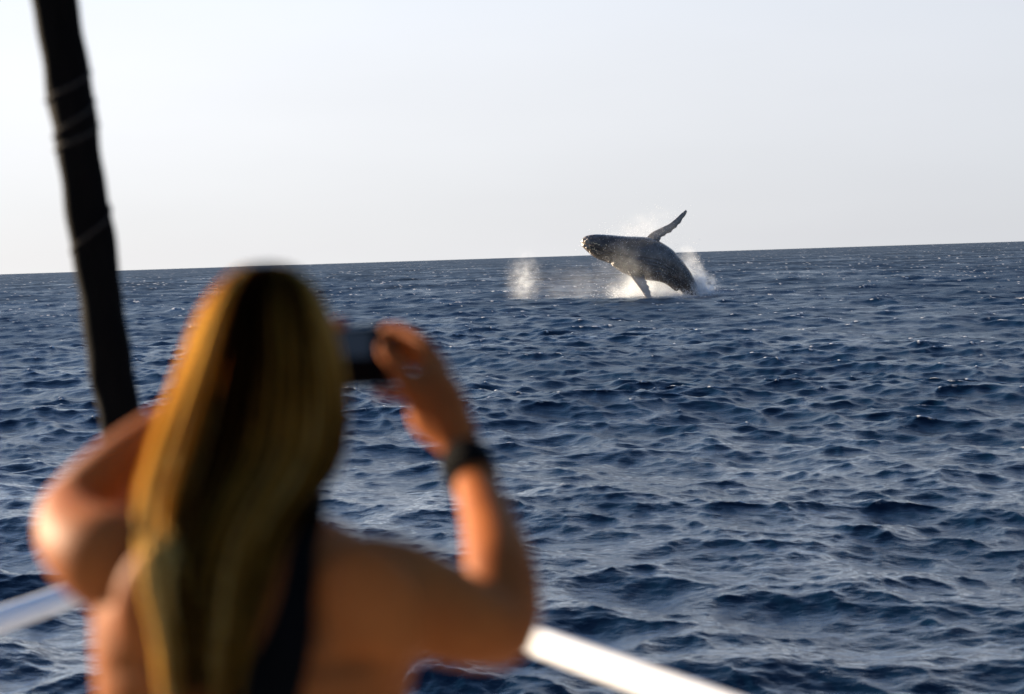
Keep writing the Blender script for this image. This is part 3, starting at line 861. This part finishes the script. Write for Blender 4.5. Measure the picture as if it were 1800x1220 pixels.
def hair_world(a, y, f, dx, lift):
    x, dd = hair_pt(a, y, f, dx)
    p = P(x, y, dd)
    if y > 760:                               # lie on the back, not in it
        d = (p - cam_loc); L = d.length; d.normalize()
        h = body_bvh.ray_cast(cam_loc, d)
        if h[0] is not None and h[3] - lift < L and math.sin(a) > -0.1:
            p = cam_loc + d * (h[3] - lift)
    return p
A0, A1 = math.radians(-38), math.radians(218)
bm = bmesh.new()
ys = np.concatenate([np.linspace(464, 560, 15), np.linspace(575, 1215, 34)])
grid = []
for y in ys:
    grid.append([bm.verts.new(hair_world(A0 + (A1 - A0) * k / 40, float(y), 0.885 if y < 900 else 0.885 - 0.45 * (y - 900) / 315, 0, 0.006)) for k in range(41)])
for a, b in zip(grid, grid[1:]):
    for k in range(40): bm.faces.new((a[k], b[k], b[k + 1], a[k + 1]))
hairm = Mat('blond_hair')
hat = hairm.node('ShaderNodeAttribute', attribute_name='tone')
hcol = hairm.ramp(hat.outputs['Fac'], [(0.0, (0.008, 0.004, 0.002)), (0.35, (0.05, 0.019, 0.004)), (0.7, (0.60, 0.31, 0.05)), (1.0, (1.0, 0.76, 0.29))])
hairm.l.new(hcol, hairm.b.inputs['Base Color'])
hairm.set(Roughness=0.42)
hairm.b.inputs['Specular IOR Level'].default_value = 0.0
tr = hairm.node('ShaderNodeBsdfTranslucent'); hairm.l.new(hcol, tr.inputs['Color'])
hm = hairm.node('ShaderNodeMixShader'); hm.inputs[0].default_value = 0.6
hairm.l.new(hairm.b.outputs[0], hm.inputs[1]); hairm.l.new(tr.outputs[0], hm.inputs[2]); hairm.l.new(hm.outputs[0], hairm.o.inputs['Surface'])
cap_me = to_mesh(bm, 'hair')
hair = kid('hair', cap_me, hairm.m)
md = hair.modifiers.new('s', 'SOLIDIFY'); md.thickness = 0.006
at = cap_me.attributes.new('tone', 'FLOAT', 'POINT')
at.data.foreach_set('value', np.full(len(cap_me.vertices), 0.16, np.float32))

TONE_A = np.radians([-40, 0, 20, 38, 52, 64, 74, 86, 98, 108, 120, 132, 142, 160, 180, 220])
TONE_V = [0.55, 0.62, 0.66, 0.60, 0.36, 0.46, 0.22, 0.36, 0.08, 0.05, 0.18, 0.66, 0.96, 1.0, 1.0, 0.95]  # sunlit left strands painted lighter, shaded middle painted darker
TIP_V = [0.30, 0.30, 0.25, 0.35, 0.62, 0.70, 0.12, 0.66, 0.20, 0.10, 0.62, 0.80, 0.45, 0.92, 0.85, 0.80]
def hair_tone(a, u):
    """dark grown-out hair with blond streaks, plus painted sunlight on the left and shade in the middle"""
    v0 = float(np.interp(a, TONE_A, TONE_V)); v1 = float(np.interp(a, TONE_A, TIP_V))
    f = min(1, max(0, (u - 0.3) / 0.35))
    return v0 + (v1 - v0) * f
gr = random.Random(21)
NS, NSEG = 3600, 20
V = []; F = []; TONE = []
for i in range(NS):
    a = gr.uniform(A0, A1)
    f = gr.uniform(0.90, 0.99) + 0.030 * math.sin(a * 7.3) + 0.022 * math.sin(a * 17 + 1)
    fly = gr.random() < 0.11
    if fly: f += gr.uniform(0.04, 0.17)
    y0 = 464 + abs(gr.gauss(0, 6)); y1 = 1000 + 270 * (0.5 + 0.5 * math.sin(a * 11.0 + 0.8)) + gr.uniform(-70, 40) - (60 if math.cos(a) > 0.5 else 0) - (90 if math.sin(a) < 0 else 0)
    ph, amp = gr.uniform(0, 6.28), gr.uniform(0.0, 0.05)
    wid = gr.uniform(0.0009, 0.0018)
    lift = gr.uniform(0.004, 0.016)
    pull = gr.choice((-0.35, 0.05, 0.4, 0.75)) if gr.random() < 0.6 else 0
    base = len(V); cen = []
    for k in range(NSEG + 1):
        u = k / NSEG
        y = y0 + (y1 - y0) * u ** 1.12
        aa = a + amp * math.sin(ph + u * 5)
        if u > 0.55:                         # strands gather into locks towards the tips
            lock = round((aa) / 0.46) * 0.46
            aa += (lock - aa) * (0.1 if fly else 0.45) * ((u - 0.55) / 0.45)
        cen.append(hair_world(aa, y, f, 0, lift))
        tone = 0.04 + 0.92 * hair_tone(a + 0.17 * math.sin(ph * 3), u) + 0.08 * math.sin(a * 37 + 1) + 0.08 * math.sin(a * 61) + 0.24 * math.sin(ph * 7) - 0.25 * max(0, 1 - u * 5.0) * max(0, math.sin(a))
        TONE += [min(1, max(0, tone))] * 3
    for k in range(NSEG + 1):
        t = (cen[min(k + 1, NSEG)] - cen[max(k - 1, 0)]).normalized()
        s1 = t.cross(Vector((0.2, 1, 0.1))).normalized(); s2 = t.cross(s1)
        w = wid * (1 - 0.55 * max(0, k / NSEG - 0.7) / 0.3)
        for q in range(3):
            an = q * 2.0944
            V.append(cen[k] + (s1 * math.cos(an) + s2 * math.sin(an)) * w)
    for k in range(NSEG):
        for q in range(3):
            q1 = (q + 1) % 3
            b0 = base + k * 3
            F.append((b0 + q, b0 + q1, b0 + 3 + q1, b0 + 3 + q))
sm = mesh_np('strand', np.array([tuple(v) for v in V]), np.array(F))
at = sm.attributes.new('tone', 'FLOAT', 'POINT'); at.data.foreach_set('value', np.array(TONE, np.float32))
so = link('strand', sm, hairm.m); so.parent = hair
tag(so, kind='stuff')

# ------------------------------------------------------------------ compact camera in the hands
cmat = Mat('black_camera_body'); cmat.set(Base_Color=(0.003, 0.0022, 0.0025, 1), Roughness=0.5)
cmat.b.inputs['Specular IOR Level'].default_value = 0.03
cn_ = cmat.noise(400, 2); cb_ = cmat.node('ShaderNodeBump'); cb_.inputs['Distance'].default_value = 0.0004
cmat.l.new(cn_.outputs['Fac'], cb_.inputs['Height']); cmat.l.new(cb_.outputs[0], cmat.b.inputs['Normal'])
scr = Mat('camera_screen'); scr.set(Base_Color=(0.007, 0.010, 0.015, 1), Roughness=0.4)
scr.b.inputs['Specular IOR Level'].default_value = 0.1
scr.b.inputs['Emission Color'].default_value = (0.05, 0.08, 0.13, 1); scr.b.inputs['Emission Strength'].default_value = 0.06
met = Mat('lens_ring'); met.set(Base_Color=(0.1, 0.1, 0.1, 1), Roughness=0.3, Metallic=0.8)
ck = reach(1.765)
cc = P(633, 622, 1.765 * ck)
cx_ = (P(684, 620, 1.78) - P(564, 624, 1.75)).normalized(); cz_ = (upv - cx_ * upv.dot(cx_)).normalized(); cy_ = cz_.cross(cx_)
CM = Matrix((cx_, cy_, cz_)).transposed().to_4x4() @ Matrix.Diagonal((ck, ck, ck, 1)); CM.translation = cc
camr = empty('compact_camera', cc)
tag(camr, 'small black compact camera held up in both hands', 'camera')
def cam_box(name, x0, x1, y0, y1, z0, z1, mat, bev=0.002, parent=camr):
    bm = bmesh.new(); bmesh.ops.create_cube(bm, size=1)
    bmesh.ops.transform(bm, matrix=Matrix.Translation(((x0 + x1) / 2, (y0 + y1) / 2, (z0 + z1) / 2)) @ Matrix.Diagonal((x1 - x0, y1 - y0, z1 - z0, 1)), verts=bm.verts)
    bmesh.ops.bevel(bm, geom=bm.edges[:], offset=bev, segments=3, affect='EDGES', profile=0.5)
    bmesh.ops.transform(bm, matrix=CM, verts=bm.verts)
    return link(name, to_mesh(bm, name), mat, parent, False)
cam_box('camera_body', -0.052, 0.046, -0.013, 0.013, -0.043, 0.036, cmat.m, 0.006)
cam_box('screen', -0.046, 0.012, -0.0155, -0.012, -0.004, 0.031, scr.m, 0.001)
cam_box('shutter_button', 0.022, 0.034, -0.006, 0.006, 0.0355, 0.040, cmat.m, 0.0015)
cam_box('dial', 0.022, 0.040, -0.0165, -0.012, 0.006, 0.022, cmat.m, 0.001)
bm = bmesh.new()
for (r1, r2, y0, y1) in ((0.026, 0.026, 0.012, 0.024), (0.022, 0.021, 0.024, 0.036), (0.018, 0.017, 0.036, 0.046)):
    ret = bmesh.ops.create_cone(bm, cap_ends=True, segments=32, radius1=r1, radius2=r2, depth=y1 - y0, matrix=Matrix.Translation((-0.012, (y0 + y1) / 2, 0)) @ Matrix.Rotation(-math.pi / 2, 4, 'X'))
bmesh.ops.transform(bm, matrix=CM, verts=bm.verts)
link('lens_barrel', to_mesh(bm, 'lens_barrel'), met.m, camr, False)
